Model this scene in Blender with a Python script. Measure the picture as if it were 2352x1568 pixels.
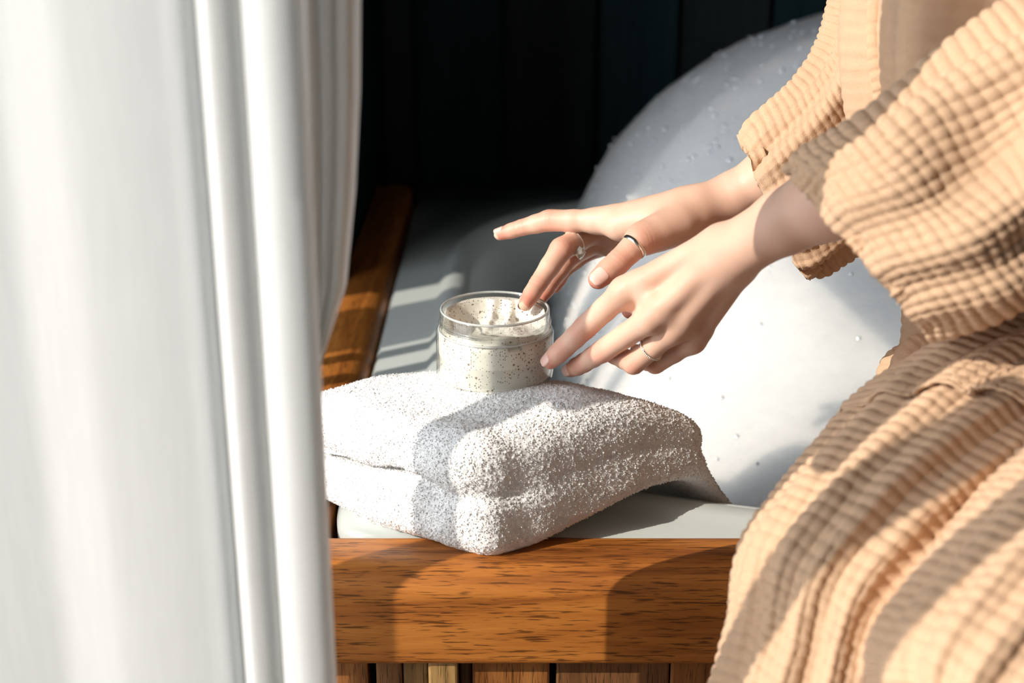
import bpy, bmesh, math, random
import numpy as np
from mathutils import Vector, Matrix

for _o in list(bpy.data.objects):
    bpy.data.objects.remove(_o, do_unlink=True)
scene = bpy.context.scene
C = scene.collection
rng = np.random.default_rng(7)

# ------------------------------------------------------------------ camera, world, sun, exposure
# All coordinates below are plan units; R() turns them into metres (x1.25, floor at 0).
S = 1.25
ZF = 0.10
CAMZ = 0.976
PITCH = math.radians(20.0)
FPX = 3267.0
FWD = np.array([0, math.cos(PITCH), -math.sin(PITCH)])
UPV = np.array([0, math.sin(PITCH), math.cos(PITCH)])
CP = np.array([0, 0, CAMZ])

def R(V):
    V = np.asarray(V, float)
    return (V - np.array([0, 0, ZF])) * S

cam = bpy.data.cameras.new('camera')
cam_o = bpy.data.objects.new('camera', cam)
C.objects.link(cam_o)
cam_o.location = R(CP)
cam_o.rotation_euler = (math.radians(90) - PITCH, 0, 0)
cam.sensor_width = 36.0
cam.lens = FPX / 2352 * 36.0
cam.clip_start = 0.05
cam.dof.use_dof = True
cam.dof.focus_distance = 0.785 * S
cam.dof.aperture_fstop = 5.4
scene.camera = cam_o

world = bpy.data.worlds.new('world')
scene.world = world
world.use_nodes = True
bg = world.node_tree.nodes['Background']
bg.inputs[0].default_value = (0.93, 0.97, 1.0, 1)
bg.inputs[1].default_value = 3.5

SUN_K = 1.8            # horizontal travel: SUN_K to the right for 1 away from the camera
SUN_TAN = 0.62         # drop per horizontal unit
_h = math.hypot(SUN_K, 1)
SUN_DIR = Vector((SUN_K / _h, 1 / _h, -SUN_TAN)).normalized()
sun = bpy.data.lights.new('sun', 'SUN')
sun.energy = 3.7
sun.angle = math.radians(0.16)
sun.color = (1.0, 0.925, 0.82)
sun_o = bpy.data.objects.new('sun', sun)
C.objects.link(sun_o)
sun_o.rotation_euler = SUN_DIR.to_track_quat('-Z', 'Y').to_euler()
sun_o.location = (-3, -2, 4)

scene.view_settings.view_transform = 'Standard'
scene.view_settings.look = 'None'
scene.view_settings.gamma = 1.0
scene.view_settings.use_curve_mapping = False
scene.view_settings.exposure = 0.26

# ------------------------------------------------------------------ helpers
def W(u, v, d):
    """point of the plan seen at photo pixel u, v at distance d along the view axis"""
    b = (784 - v) / FPX
    a = (u - 1176) / FPX
    return CP + d * (FWD + b * UPV + np.array([a, 0, 0]))

def Wz(u, v, z):
    b = (784 - v) / FPX
    a = (u - 1176) / FPX
    r = FWD + b * UPV + np.array([a, 0, 0])
    return CP + r * ((z - CAMZ) / r[2])

def Wy(u, v, y):
    b = (784 - v) / FPX
    a = (u - 1176) / FPX
    r = FWD + b * UPV + np.array([a, 0, 0])
    return CP + r * (y / r[1])

def unit(v):
    v = np.asarray(v, float)
    return v / (np.linalg.norm(v) + 1e-12)

WORLD_OF = {}

def tag(o, label=None, cat=None, group=None, kind=None):
    if label: o['label'] = label
    if cat: o['category'] = cat
    if group: o['group'] = group
    if kind: o['kind'] = kind
    return o

def empty(name, loc_plan):
    o = bpy.data.objects.new(name, None)
    C.objects.link(o)
    o.location = R(loc_plan)
    o.empty_display_size = 0.05
    WORLD_OF[o] = np.array(o.location)
    return o

def mk(name, V, F, mat, parent=None, smooth=True, base=None, uv=None, metres=False):
    """one mesh object; V in plan units"""
    V = np.asarray(V, float)
    V = V.copy() if metres else R(V)
    if parent is not None:
        org = WORLD_OF[parent]
    else:
        if base is None:
            mn, mx = V.min(0), V.max(0)
            org = np.array([(mn[0] + mx[0]) / 2, (mn[1] + mx[1]) / 2, mn[2]])
        else:
            org = R(base)
    me = bpy.data.meshes.new(name)
    V = V - org
    if isinstance(F, np.ndarray) and F.ndim == 2:
        n = F.shape[1]
        me.vertices.add(len(V))
        me.vertices.foreach_set('co', V.astype(np.float32).ravel())
        me.loops.add(F.size)
        me.loops.foreach_set('vertex_index', F.astype(np.int32).ravel())
        me.polygons.add(len(F))
        me.polygons.foreach_set('loop_start', np.arange(0, F.size, n, dtype=np.int32))
        me.polygons.foreach_set('loop_total', np.full(len(F), n, dtype=np.int32))
        me.update(calc_edges=True)
        me.validate()
    else:
        me.from_pydata(V.tolist(), [], [list(f) for f in F])
        me.update()
    if smooth:
        me.polygons.foreach_set('use_smooth', np.ones(len(me.polygons), dtype=bool))
    if uv is not None:
        l = me.uv_layers.new(name='UVMap')
        idx = np.empty(len(me.loops), dtype=np.int32)
        me.loops.foreach_get('vertex_index', idx)
        l.data.foreach_set('uv', np.asarray(uv, np.float32)[idx].ravel())
    if mat is not None:
        me.materials.append(mat)
    o = bpy.data.objects.new(name, me)
    C.objects.link(o)
    if parent is not None:
        o.parent = parent
    else:
        o.location = org
    WORLD_OF[o] = org
    return o

def fix_normals(o):
    bm = bmesh.new(); bm.from_mesh(o.data)
    bmesh.ops.recalc_face_normals(bm, faces=bm.faces[:])
    bm.to_mesh(o.data); bm.free()

def box_vf(x0, x1, y0, y1, z0, z1):
    V = [(x0, y0, z0), (x1, y0, z0), (x1, y1, z0), (x0, y1, z0), (x0, y0, z1), (x1, y0, z1), (x1, y1, z1), (x0, y1, z1)]
    F = [(0, 3, 2, 1), (4, 5, 6, 7), (0, 1, 5, 4), (1, 2, 6, 5), (2, 3, 7, 6), (3, 0, 4, 7)]
    return V, F

def add_bevel(o, w, seg=3):
    m = o.modifiers.new('bevel', 'BEVEL')
    m.width = w; m.segments = seg; m.limit_method = 'ANGLE'
    return o

def vnoise(P, scale, seed=0):
    """smooth value noise in -1..1 at points P (n,3)"""
    r = np.random.default_rng(1000 + seed)
    L = 32
    lat = r.uniform(-1, 1, (L, L, L))
    Q = np.asarray(P, float) / scale + 100.37
    i = np.floor(Q).astype(int)
    f = Q - i
    f = f * f * (3 - 2 * f)
    i0 = i % L; i1 = (i + 1) % L
    x0, y0, z0 = i0.T; x1, y1, z1 = i1.T
    fx, fy, fz = f.T
    c = lambda a, b, t: a + (b - a) * t
    return c(c(c(lat[x0, y0, z0], lat[x1, y0, z0], fx), c(lat[x0, y1, z0], lat[x1, y1, z0], fx), fy),
             c(c(lat[x0, y0, z1], lat[x1, y0, z1], fx), c(lat[x0, y1, z1], lat[x1, y1, z1], fx), fy), fz)

def sstep(x, a, b):
    t = np.clip((np.asarray(x, float) - a) / (b - a), 0, 1)
    return t * t * (3 - 2 * t)

def mesh_normals(V, F):
    if F.shape[1] == 4:
        n = np.cross(V[F[:, 2]] - V[F[:, 0]], V[F[:, 3]] - V[F[:, 1]])
    else:
        n = np.cross(V[F[:, 1]] - V[F[:, 0]], V[F[:, 2]] - V[F[:, 0]])
    N = np.zeros_like(V)
    for k in range(F.shape[1]):
        np.add.at(N, F[:, k], n)
    return N / (np.linalg.norm(N, axis=1, keepdims=True) + 1e-12)

def quad_subdiv(V, F):
    n = len(V)
    E = np.concatenate([F[:, [0, 1]], F[:, [1, 2]], F[:, [2, 3]], F[:, [3, 0]]])
    Es = np.sort(E, axis=1)
    key = Es[:, 0].astype(np.int64) * n + Es[:, 1]
    uq, inv = np.unique(key, return_inverse=True)
    a = uq // n; b = uq % n
    M = (V[a] + V[b]) / 2
    m = len(F)
    fc = V[F].mean(1)
    V2 = np.concatenate([V, M, fc])
    e0, e1, e2, e3 = [n + inv[k * m:(k + 1) * m] for k in range(4)]
    c = n + len(uq) + np.arange(m)
    F2 = np.concatenate([np.stack([F[:, 0], e0, c, e3], 1), np.stack([F[:, 1], e1, c, e0], 1),
                         np.stack([F[:, 2], e2, c, e1], 1), np.stack([F[:, 3], e3, c, e2], 1)])
    return V2, F2

def laplace(V, F, it=1, w=0.5):
    n = len(V)
    E = np.concatenate([F[:, [0, 1]], F[:, [1, 2]], F[:, [2, 3]], F[:, [3, 0]]])
    E = np.concatenate([E, E[:, ::-1]])
    deg = np.bincount(E[:, 0], minlength=n)[:, None]
    for _ in range(it):
        A = np.zeros_like(V)
        for k in range(3):
            A[:, k] = np.bincount(E[:, 0], weights=V[E[:, 1], k], minlength=n)
        V = V * (1 - w) + w * A / np.maximum(deg, 1)
    return V

def surface_nets(Fv, xs, ys, zs):
    """quads of the zero surface of Fv on a rectilinear grid"""
    nx, ny, nz = Fv.shape
    ins = Fv < 0
    cnt = np.zeros((nx - 1, ny - 1, nz - 1), np.int8)
    for dx in (0, 1):
        for dy in (0, 1):
            for dz in (0, 1):
                cnt += ins[dx:nx - 1 + dx, dy:ny - 1 + dy, dz:nz - 1 + dz]
    act = (cnt > 0) & (cnt < 8)
    ci = np.argwhere(act)
    vid = np.full(act.shape, -1, np.int64)
    vid[act] = np.arange(len(ci))
    acc = np.zeros((len(ci), 3)); num = np.zeros(len(ci))
    i, j, k = ci.T
    cs = [(a, b, c) for a in (0, 1) for b in (0, 1) for c in (0, 1)]
    for a in range(8):
        for b in range(a + 1, 8):
            A, B = cs[a], cs[b]
            if sum(abs(A[t] - B[t]) for t in range(3)) != 1: continue
            fa = Fv[i + A[0], j + A[1], k + A[2]]; fb = Fv[i + B[0], j + B[1], k + B[2]]
            m = (fa < 0) != (fb < 0)
            t = fa[m] / (fa[m] - fb[m])
            pa = np.stack([xs[i[m] + A[0]], ys[j[m] + A[1]], zs[k[m] + A[2]]], 1)
            pb = np.stack([xs[i[m] + B[0]], ys[j[m] + B[1]], zs[k[m] + B[2]]], 1)
            acc[m] += pa + (pb - pa) * t[:, None]; num[m] += 1
    V = acc / num[:, None]
    quads = []
    e = ins[:-1] != ins[1:]
    q = np.argwhere(e[:, 1:-1, 1:-1]) + np.array([0, 1, 1])
    a, b, c = q.T
    f = np.stack([vid[a, b - 1, c - 1], vid[a, b, c - 1], vid[a, b, c], vid[a, b - 1, c]], 1)
    f[~ins[a, b, c]] = f[~ins[a, b, c]][:, ::-1]; quads.append(f)
    e = ins[:, :-1] != ins[:, 1:]
    q = np.argwhere(e[1:-1, :, 1:-1]) + np.array([1, 0, 1])
    a, b, c = q.T
    f = np.stack([vid[a - 1, b, c - 1], vid[a - 1, b, c], vid[a, b, c], vid[a, b, c - 1]], 1)
    f[~ins[a, b, c]] = f[~ins[a, b, c]][:, ::-1]; quads.append(f)
    e = ins[:, :, :-1] != ins[:, :, 1:]
    q = np.argwhere(e[1:-1, 1:-1, :]) + np.array([1, 1, 0])
    a, b, c = q.T
    f = np.stack([vid[a - 1, b - 1, c], vid[a, b - 1, c], vid[a, b, c], vid[a - 1, b, c]], 1)
    f[~ins[a, b, c]] = f[~ins[a, b, c]][:, ::-1]; quads.append(f)
    return V, np.concatenate(quads)

def smin(a, b, k):
    h = np.clip(0.5 + 0.5 * (b - a) / k, 0, 1)
    return b * (1 - h) + a * h - k * h * (1 - h)

def catmull(P, n, closed=False, par=None):
    """resample control points P (m,...) along axis 0 to n samples, uniform parameter"""
    P = np.asarray(P, float)
    m = len(P)
    if closed:
        t = np.linspace(0, m, n, endpoint=False)
        i = np.floor(t).astype(int)
        f = t - i
        g = lambda k: P[(i + k) % m]
    else:
        t = np.linspace(0, m - 1, n) if par is None else par * (m - 1)
        i = np.minimum(np.floor(t).astype(int), m - 2)
        f = t - i
        Q = np.concatenate([[2 * P[0] - P[1]], P, [2 * P[-1] - P[-2]]])
        g = lambda k: Q[i + k + 1]
    f = f.reshape((-1,) + (1,) * (P.ndim - 1))
    p0, p1, p2, p3 = g(-1), g(0), g(1), g(2)
    return 0.5 * (2 * p1 + (p2 - p0) * f + (2 * p0 - 5 * p1 + 4 * p2 - p3) * f ** 2 + (3 * p1 - p0 - 3 * p2 + p3) * f ** 3)

def grid_faces(nr, nc, closed=False):
    r = np.arange(nr - 1)[:, None]
    c = np.arange(nc if closed else nc - 1)[None, :]
    c2 = (c + 1) % nc
    a = r * nc + c; b = r * nc + c2; d = (r + 1) * nc + c2; e = (r + 1) * nc + c
    return np.stack([a, b, d, e], -1).reshape(-1, 4)

# ------------------------------------------------------------------ materials
def nt(name):
    m = bpy.data.materials.new(name)
    m.use_nodes = True
    t = m.node_tree
    b = t.nodes['Principled BSDF']
    return m, t, b

def N(t, kind, **kw):
    n = t.nodes.new(kind)
    for k, v in kw.items():
        setattr(n, k, v)
    return n

def coords(t, scale=(1, 1, 1), kind='Object', rot=(0, 0, 0)):
    tc = N(t, 'ShaderNodeTexCoord')
    mp = N(t, 'ShaderNodeMapping')
    mp.inputs['Scale'].default_value = scale
    mp.inputs['Rotation'].default_value = rot
    t.links.new(tc.outputs[kind], mp.inputs[0])
    return mp.outputs[0]

def noise(t, vec, scale, detail=3, rough=0.5, dist=0.0):
    n = N(t, 'ShaderNodeTexNoise')
    n.inputs['Scale'].default_value = scale
    n.inputs['Detail'].default_value = detail
    n.inputs['Roughness'].default_value = rough
    n.inputs['Distortion'].default_value = dist
    t.links.new(vec, n.inputs['Vector'])
    return n.outputs['Fac']

def ramp(t, fac, stops):
    r = N(t, 'ShaderNodeValToRGB')
    e = r.color_ramp.elements
    while len(e) < len(stops): e.new(0.5)
    for k, (p, c) in enumerate(stops):
        e[k].position = p
        e[k].color = (c[0], c[1], c[2], 1) if not np.isscalar(c) else (c, c, c, 1)
    t.links.new(fac, r.inputs[0])
    return r.outputs[0]

def mix(t, fac, a, b, mode='MIX'):
    m = N(t, 'ShaderNodeMix', data_type='RGBA', blend_type=mode)
    for sock, val in ((m.inputs['Factor'], fac), (m.inputs[6], a), (m.inputs[7], b)):
        if isinstance(val, bpy.types.NodeSocket): t.links.new(val, sock)
        elif np.isscalar(val): sock.default_value = val
        else: sock.default_value = (val[0], val[1], val[2], 1)
    return m.outputs[2]

def bump(t, b, h, strength=0.3, dist=0.001):
    n = N(t, 'ShaderNodeBump')
    n.inputs['Strength'].default_value = strength
    n.inputs['Distance'].default_value = dist
    t.links.new(h, n.inputs['Height'])
    t.links.new(n.outputs[0], b.inputs['Normal'])
    return n

def wood(name, dark, mid, light, along='x', rough=0.42, pores=0.75, spec=0.4):
    m, t, b = nt(name)
    sc = {'x': (1, 14, 14), 'y': (14, 1, 14), 'z': (14, 14, 1)}[along]
    v = coords(t, sc)
    n1 = noise(t, v, 5.0, 5, 0.62, 0.6)
    c = ramp(t, n1, [(0.30, dark), (0.5, mid), (0.72, light)])
    sc2 = {'x': (9, 150, 150), 'y': (150, 9, 150), 'z': (150, 150, 9)}[along]
    v2 = coords(t, sc2)
    n2 = noise(t, v2, 5.5, 2, 0.5, 0.25)
    p = ramp(t, n2, [(0.35, 1), (0.45, 0)])
    dk = tuple(0.22 * x for x in dark)
    pm = N(t, 'ShaderNodeMath', operation='MULTIPLY'); pm.inputs[1].default_value = pores
    t.links.new(p, pm.inputs[0])
    c = mix(t, pm.outputs[0], c, dk)
    # knots and scuffs
    v3 = coords(t, (3, 8, 8))
    n3 = noise(t, v3, 3.1, 4, 0.7, 1.2)
    k = ramp(t, n3, [(0.24, 0.8), (0.34, 0)])
    c = mix(t, k, c, tuple(0.35 * x for x in dark))
    t.links.new(c, b.inputs['Base Color'])
    b.inputs['Roughness'].default_value = rough
    b.inputs['Specular IOR Level'].default_value = spec
    bump(t, b, n2, 0.25, 0.0006)
    return m

M = {}
M['rail'] = wood('oiled_wood', (0.19, 0.055, 0.010), (0.40, 0.135, 0.024), (0.56, 0.215, 0.042), 'x')
M['rail_y'] = wood('oiled_wood_side', (0.19, 0.055, 0.010), (0.40, 0.135, 0.024), (0.56, 0.215, 0.042), 'y')
M['plank_a'] = wood('plank_orange', (0.16, 0.055, 0.014), (0.30, 0.115, 0.030), (0.42, 0.18, 0.05), 'z')
M['plank_b'] = wood('plank_brown', (0.10, 0.042, 0.016), (0.19, 0.085, 0.032), (0.28, 0.13, 0.05), 'z')
M['plank_c'] = wood('plank_olive', (0.17, 0.095, 0.035), (0.27, 0.16, 0.06), (0.36, 0.22, 0.09), 'z')
M['plank_d'] = wood('plank_tan', (0.25, 0.14, 0.05), (0.40, 0.24, 0.09), (0.52, 0.33, 0.14), 'z')
M['wall_a'] = wood('dark_plank_teal', (0.010, 0.027, 0.034), (0.014, 0.034, 0.042), (0.018, 0.040, 0.048), 'z', 0.7, 0.4, 0.15)
M['wall_b'] = wood('dark_plank_umber', (0.018, 0.026, 0.029), (0.024, 0.032, 0.035), (0.030, 0.037, 0.039), 'z', 0.7, 0.4, 0.15)
M['wall_seam'] = wood('wall_backing', (0.007, 0.016, 0.020), (0.009, 0.020, 0.025), (0.011, 0.024, 0.028), 'z', 0.8, 0.2, 0.1)

def plain(name, col, rough=0.6, spec=0.4, metal=0.0, nscale=0, namp=0.1):
    m, t, b = nt(name)
    if nscale:
        n1 = noise(t, coords(t), nscale, 4)
        lo = tuple(x * (1 - namp) for x in col); hi = tuple(min(1, x * (1 + namp)) for x in col)
        t.links.new(ramp(t, n1, [(0.3, lo), (0.7, hi)]), b.inputs['Base Color'])
    else:
        b.inputs['Base Color'].default_value = (*col, 1)
    b.inputs['Roughness'].default_value = rough
    b.inputs['Specular IOR Level'].default_value = spec
    b.inputs['Metallic'].default_value = metal
    return m

M['tub'] = plain('white_acrylic', (0.47, 0.50, 0.48), 0.16, 0.5, 0, 3, 0.02)
M['plaster'] = plain('dark_plaster', (0.05, 0.055, 0.055), 0.9, 0.2, 0, 4, 0.2)
M['plaster_light'] = plain('pale_plaster', (0.55, 0.55, 0.53), 0.9, 0.2, 0, 4, 0.1)
M['floor'] = wood('floor_boards', (0.05, 0.03, 0.02), (0.09, 0.05, 0.03), (0.12, 0.07, 0.04), 'x')
M['metal'] = plain('polished_silver', (0.90, 0.86, 0.80), 0.24, 0.5, 1.0, 30, 0.04)
M['nail'] = plain('fingernail', (0.80, 0.50, 0.42), 0.30, 0.5, 0, 60, 0.05)

def make_gem():
    m, t, b = nt('clear_gem')
    b.inputs['Base Color'].default_value = (0.86, 0.92, 0.86, 1)
    b.inputs['Roughness'].default_value = 0.03
    b.inputs['IOR'].default_value = 2.0
    b.inputs['Transmission Weight'].default_value = 0.6
    n1 = noise(t, coords(t), 400, 2)
    t.links.new(ramp(t, n1, [(0.3, (0.7, 0.78, 0.7)), (0.7, (0.95, 0.97, 0.93))]), b.inputs['Base Color'])
    return m
M['gem'] = make_gem()

def make_foam():
    m, t, b = nt('bath_foam')
    v = coords(t)
    n1 = noise(t, v, 60, 5, 0.6)
    c = ramp(t, n1, [(0.3, (0.68, 0.70, 0.715)), (0.7, (0.74, 0.755, 0.76))])
    t.links.new(c, b.inputs['Base Color'])
    b.inputs['Roughness'].default_value = 0.75
    b.inputs['Specular IOR Level'].default_value = 0.25
    b.inputs['Subsurface Weight'].default_value = 1.0
    b.inputs['Subsurface Radius'].default_value = (0.9, 1.0, 1.1)
    b.inputs['Subsurface Scale'].default_value = 0.16
    vo = N(t, 'ShaderNodeTexVoronoi'); vo.inputs['Scale'].default_value = 320
    t.links.new(v, vo.inputs['Vector'])
    bump(t, b, vo.outputs['Distance'], 0.25, 0.002)
    return m
M['foam'] = make_foam()
def make_bubble():
    m = bpy.data.materials.new('bubble_film'); m.use_nodes = True
    t = m.node_tree; t.nodes.clear()
    out = N(t, 'ShaderNodeOutputMaterial')
    tr = N(t, 'ShaderNodeBsdfDiffuse'); tr.inputs[0].default_value = (0.75, 0.78, 0.80, 1)
    gl = N(t, 'ShaderNodeBsdfGlossy'); gl.inputs['Roughness'].default_value = 0.12
    gl.inputs[0].default_value = (0.92, 0.96, 1.0, 1)
    mx = N(t, 'ShaderNodeMixShader')
    t.links.new(ramp(t, noise(t, coords(t), 60, 2), [(0.3, 0.25), (0.7, 0.5)]), mx.inputs[0])
    t.links.new(tr.outputs[0], mx.inputs[1]); t.links.new(gl.outputs[0], mx.inputs[2])
    t.links.new(mx.outputs[0], out.inputs[0])
    return m
M['bubble'] = make_bubble()

def make_towel():
    m, t, b = nt('white_terry')
    v = coords(t)
    n1 = noise(t, v, 420, 2, 0.6)
    n2 = noise(t, v, 900, 2, 0.6)
    c = ramp(t, n1, [(0.25, (0.76, 0.75, 0.735)), (0.6, (0.90, 0.895, 0.885))])
    t.links.new(c, b.inputs['Base Color'])
    b.inputs['Roughness'].default_value = 0.95
    b.inputs['Specular IOR Level'].default_value = 0.1
    b.inputs['Sheen Weight'].default_value = 0.15
    mx = mix(t, 0.5, n1, n2)
    bump(t, b, mx, 0.25, 0.0014)
    return m
M['towel'] = make_towel()

def make_muslin(name, col):
    m, t, b = nt(name)
    v = coords(t)
    n1 = noise(t, v, 900, 3, 0.65)
    n2 = noise(t, v, 14, 3)
    c1 = tuple(x * 0.90 for x in col); c2 = tuple(min(1, x * 1.06) for x in col)
    c = ramp(t, n2, [(0.3, c1), (0.7, c2)])
    c = mix(t, 0.18, c, ramp(t, n1, [(0.3, tuple(x * 0.6 for x in col)), (0.7, tuple(min(1, x * 1.15) for x in col))]))
    t.links.new(c, b.inputs['Base Color'])
    b.inputs['Roughness'].default_value = 0.95
    b.inputs['Specular IOR Level'].default_value = 0.08
    b.inputs['Sheen Weight'].default_value = 0.2
    b.inputs['Sheen Roughness'].default_value = 0.5
    b.inputs['Sheen Tint'].default_value = (1.0, 0.85, 0.7, 1)
    bump(t, b, n1, 0.5, 0.0009)
    return m
M['muslin'] = make_muslin('beige_muslin', (0.60, 0.395, 0.255))

def make_skin():
    m, t, b = nt('skin')
    v = coords(t)
    n1 = noise(t, v, 45, 3)
    n2 = noise(t, v, 700, 4, 0.6)
    at = N(t, 'ShaderNodeAttribute'); at.attribute_name = 'flush'
    c = ramp(t, n1, [(0.3, (0.66, 0.41, 0.30)), (0.7, (0.73, 0.475, 0.355))])
    c = mix(t, at.outputs['Fac'], c, (0.62, 0.225, 0.155))
    t.links.new(c, b.inputs['Base Color'])
    b.inputs['Roughness'].default_value = 0.46
    b.inputs['Specular IOR Level'].default_value = 0.35
    b.inputs['Subsurface Weight'].default_value = 0.35
    b.inputs['Subsurface Radius'].default_value = (1.0, 0.32, 0.16)
    b.inputs['Subsurface Scale'].default_value = 0.0045
    bump(t, b, n2, 0.16, 0.0006)
    return m
M['skin'] = make_skin()

def make_plastic():
    m = bpy.data.materials.new('clear_plastic'); m.use_nodes = True
    t = m.node_tree; t.nodes.clear()
    out = N(t, 'ShaderNodeOutputMaterial')
    tr = N(t, 'ShaderNodeBsdfTransparent'); tr.inputs[0].default_value = (0.975, 0.98, 0.975, 1)
    gl = N(t, 'ShaderNodeBsdfGlossy'); gl.inputs['Roughness'].default_value = 0.06
    df = N(t, 'ShaderNodeBsdfTranslucent'); df.inputs[0].default_value = (0.85, 0.86, 0.84, 1)
    fr = N(t, 'ShaderNodeFresnel')
    ge = N(t, 'ShaderNodeNewGeometry'); io = N(t, 'ShaderNodeMapRange')
    io.inputs['To Min'].default_value = 1.5; io.inputs['To Max'].default_value = 1 / 1.5
    t.links.new(ge.outputs['Backfacing'], io.inputs['Value']); t.links.new(io.outputs[0], fr.inputs[0])
    a = N(t, 'ShaderNodeMixShader'); a.inputs[0].default_value = 0.07
    t.links.new(tr.outputs[0], a.inputs[1]); t.links.new(df.outputs[0], a.inputs[2])
    bsh = N(t, 'ShaderNodeMixShader')
    n1 = noise(t, coords(t), 40, 2)
    bp = N(t, 'ShaderNodeBump'); bp.inputs['Strength'].default_value = 0.06; bp.inputs['Distance'].default_value = 0.001
    t.links.new(n1, bp.inputs['Height']); t.links.new(bp.outputs[0], gl.inputs['Normal'])
    t.links.new(fr.outputs[0], bsh.inputs[0])
    t.links.new(a.outputs[0], bsh.inputs[1]); t.links.new(gl.outputs[0], bsh.inputs[2])
    t.links.new(bsh.outputs[0], out.inputs[0])
    return m
M['plastic'] = make_plastic()

def make_cream():
    m, t, b = nt('speckled_cream')
    v = coords(t)
    base = ramp(t, noise(t, v, 25, 3), [(0.3, (0.73, 0.70, 0.61)), (0.7, (0.78, 0.755, 0.67))])
    def dots(scale, thr, col, cin, seedoff, dens):
        nonlocal cin_
        mp = coords(t, (1, 1, 1.0)); 
        mpn = mp.node; mpn.inputs['Location'].default_value = (seedoff, seedoff * 0.7, seedoff * 1.3)
        vo = N(t, 'ShaderNodeTexVoronoi'); vo.inputs['Scale'].default_value = scale
        t.links.new(mp, vo.inputs['Vector'])
        d = ramp(t, vo.outputs['Distance'], [(thr * 0.7, 1), (thr, 0)])
        sep = N(t, 'ShaderNodeSeparateColor'); t.links.new(vo.outputs['Color'], sep.inputs[0])
        g = N(t, 'ShaderNodeMath', operation='GREATER_THAN'); g.inputs[1].default_value = 1 - dens
        t.links.new(sep.outputs[0], g.inputs[0])
        mu = N(t, 'ShaderNodeMath', operation='MULTIPLY')
        t.links.new(d, mu.inputs[0]); t.links.new(g.outputs[0], mu.inputs[1])
        return mix(t, mu.outputs[0], cin, col)
    cin_ = None
    c = dots(650, 0.34, (0.24, 0.19, 0.13), base, 0.0, 0.42)
    c = dots(330, 0.28, (0.17, 0.12, 0.075), c, 0.31, 0.30)
    c = dots(190, 0.20, (0.20, 0.13, 0.07), c, 0.77, 0.13)
    t.links.new(c, b.inputs['Base Color'])
    b.inputs['Roughness'].default_value = 0.38
    b.inputs['Subsurface Weight'].default_value = 0.1
    b.inputs['Subsurface Radius'].default_value = (1, 0.8, 0.5)
    b.inputs['Subsurface Scale'].default_value = 0.002
    bump(t, b, noise(t, v, 300, 4), 0.15, 0.001)
    return m
M['cream'] = make_cream()

def make_curtain():
    m = bpy.data.materials.new('white_curtain'); m.use_nodes = True
    t = m.node_tree; t.nodes.clear()
    out = N(t, 'ShaderNodeOutputMaterial')
    df = N(t, 'ShaderNodeBsdfDiffuse'); tl = N(t, 'ShaderNodeBsdfTranslucent')
    n1 = noise(t, coords(t, (1, 1, 0.05)), 500, 2)
    c = ramp(t, n1, [(0.3, (0.90, 0.905, 0.895)), (0.7, (0.94, 0.945, 0.935))])
    t.links.new(c, df.inputs[0]); t.links.new(c, tl.inputs[0])
    mx = N(t, 'ShaderNodeMixShader'); mx.inputs[0].default_value = 0.54
    t.links.new(df.outputs[0], mx.inputs[1]); t.links.new(tl.outputs[0], mx.inputs[2])
    t.links.new(mx.outputs[0], out.inputs[0])
    return m
M['curtain'] = make_curtain()
def make_sheer():  # for the sheets added to weaken the sun on foam and deck
    m = bpy.data.materials.new('dimming_sheer'); m.use_nodes = True
    t = m.node_tree; t.nodes.clear()
    out = N(t, 'ShaderNodeOutputMaterial')
    tr = N(t, 'ShaderNodeBsdfTransparent'); tr.inputs[0].default_value = (0.68, 0.71, 0.76, 1)
    df = N(t, 'ShaderNodeBsdfTranslucent'); df.inputs[0].default_value = (0.8, 0.82, 0.85, 1)
    n1 = noise(t, coords(t), 900, 1)
    mx = N(t, 'ShaderNodeMixShader')
    t.links.new(ramp(t, n1, [(0.3, 0.3), (0.7, 0.5)]), mx.inputs[0])
    t.links.new(tr.outputs[0], mx.inputs[1]); t.links.new(df.outputs[0], mx.inputs[2])
    t.links.new(mx.outputs[0], out.inputs[0])
    return m
M['sheer'] = make_sheer()
M['paint'] = plain('dark_window_frame', (0.06, 0.05, 0.045), 0.6, 0.3, 0, 12, 0.2)

# ------------------------------------------------------------------ the setting
def struct(name, vf, mat, parent=None):
    o = mk(name, vf[0], vf[1], mat, parent, smooth=False)
    if parent is None: o['kind'] = 'structure'
    return o

XL, XR, YF, YB, ZC = -0.75, 1.75, -1.3, 1.72, 2.2
struct('floor', box_vf(XL - 0.05, XR, YF, YB + 0.05, ZF - 0.04, ZF), M['floor'])
struct('ceiling', box_vf(XL - 0.05, XR, YF, YB + 0.05, ZC, ZC + 0.04), M['plaster'])
struct('wall_front', box_vf(XL - 0.05, XR, YF - 0.04, YF, ZF - 0.04, ZC + 0.04), M['plaster_light'])
struct('wall_right', box_vf(XR, XR + 0.04, YF, YB + 0.05, ZF - 0.04, ZC + 0.04), M['plaster'])
wb = struct('wall_back', box_vf(XL - 0.05, XR, YB, YB + 0.04, ZF - 0.04, ZC), M['wall_seam'])
edges = [XL + 0.002]
widths = [0.105, 0.112, 0.098, 0.108, 0.102, 0.110]
k = 0
while edges[-1] < XR - 0.12:
    edges.append(edges[-1] + widths[k % 6]); k += 1
for k in range(len(edges) - 1):
    o = struct('plank', box_vf(edges[k], edges[k + 1] - 0.006, YB - 0.014 - 0.004 * (k % 3), YB - 0.0005, ZF, ZC - 0.001), M['wall_b'] if k % 2 else M['wall_a'], wb)
    add_bevel(o, 0.003, 2)
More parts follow.
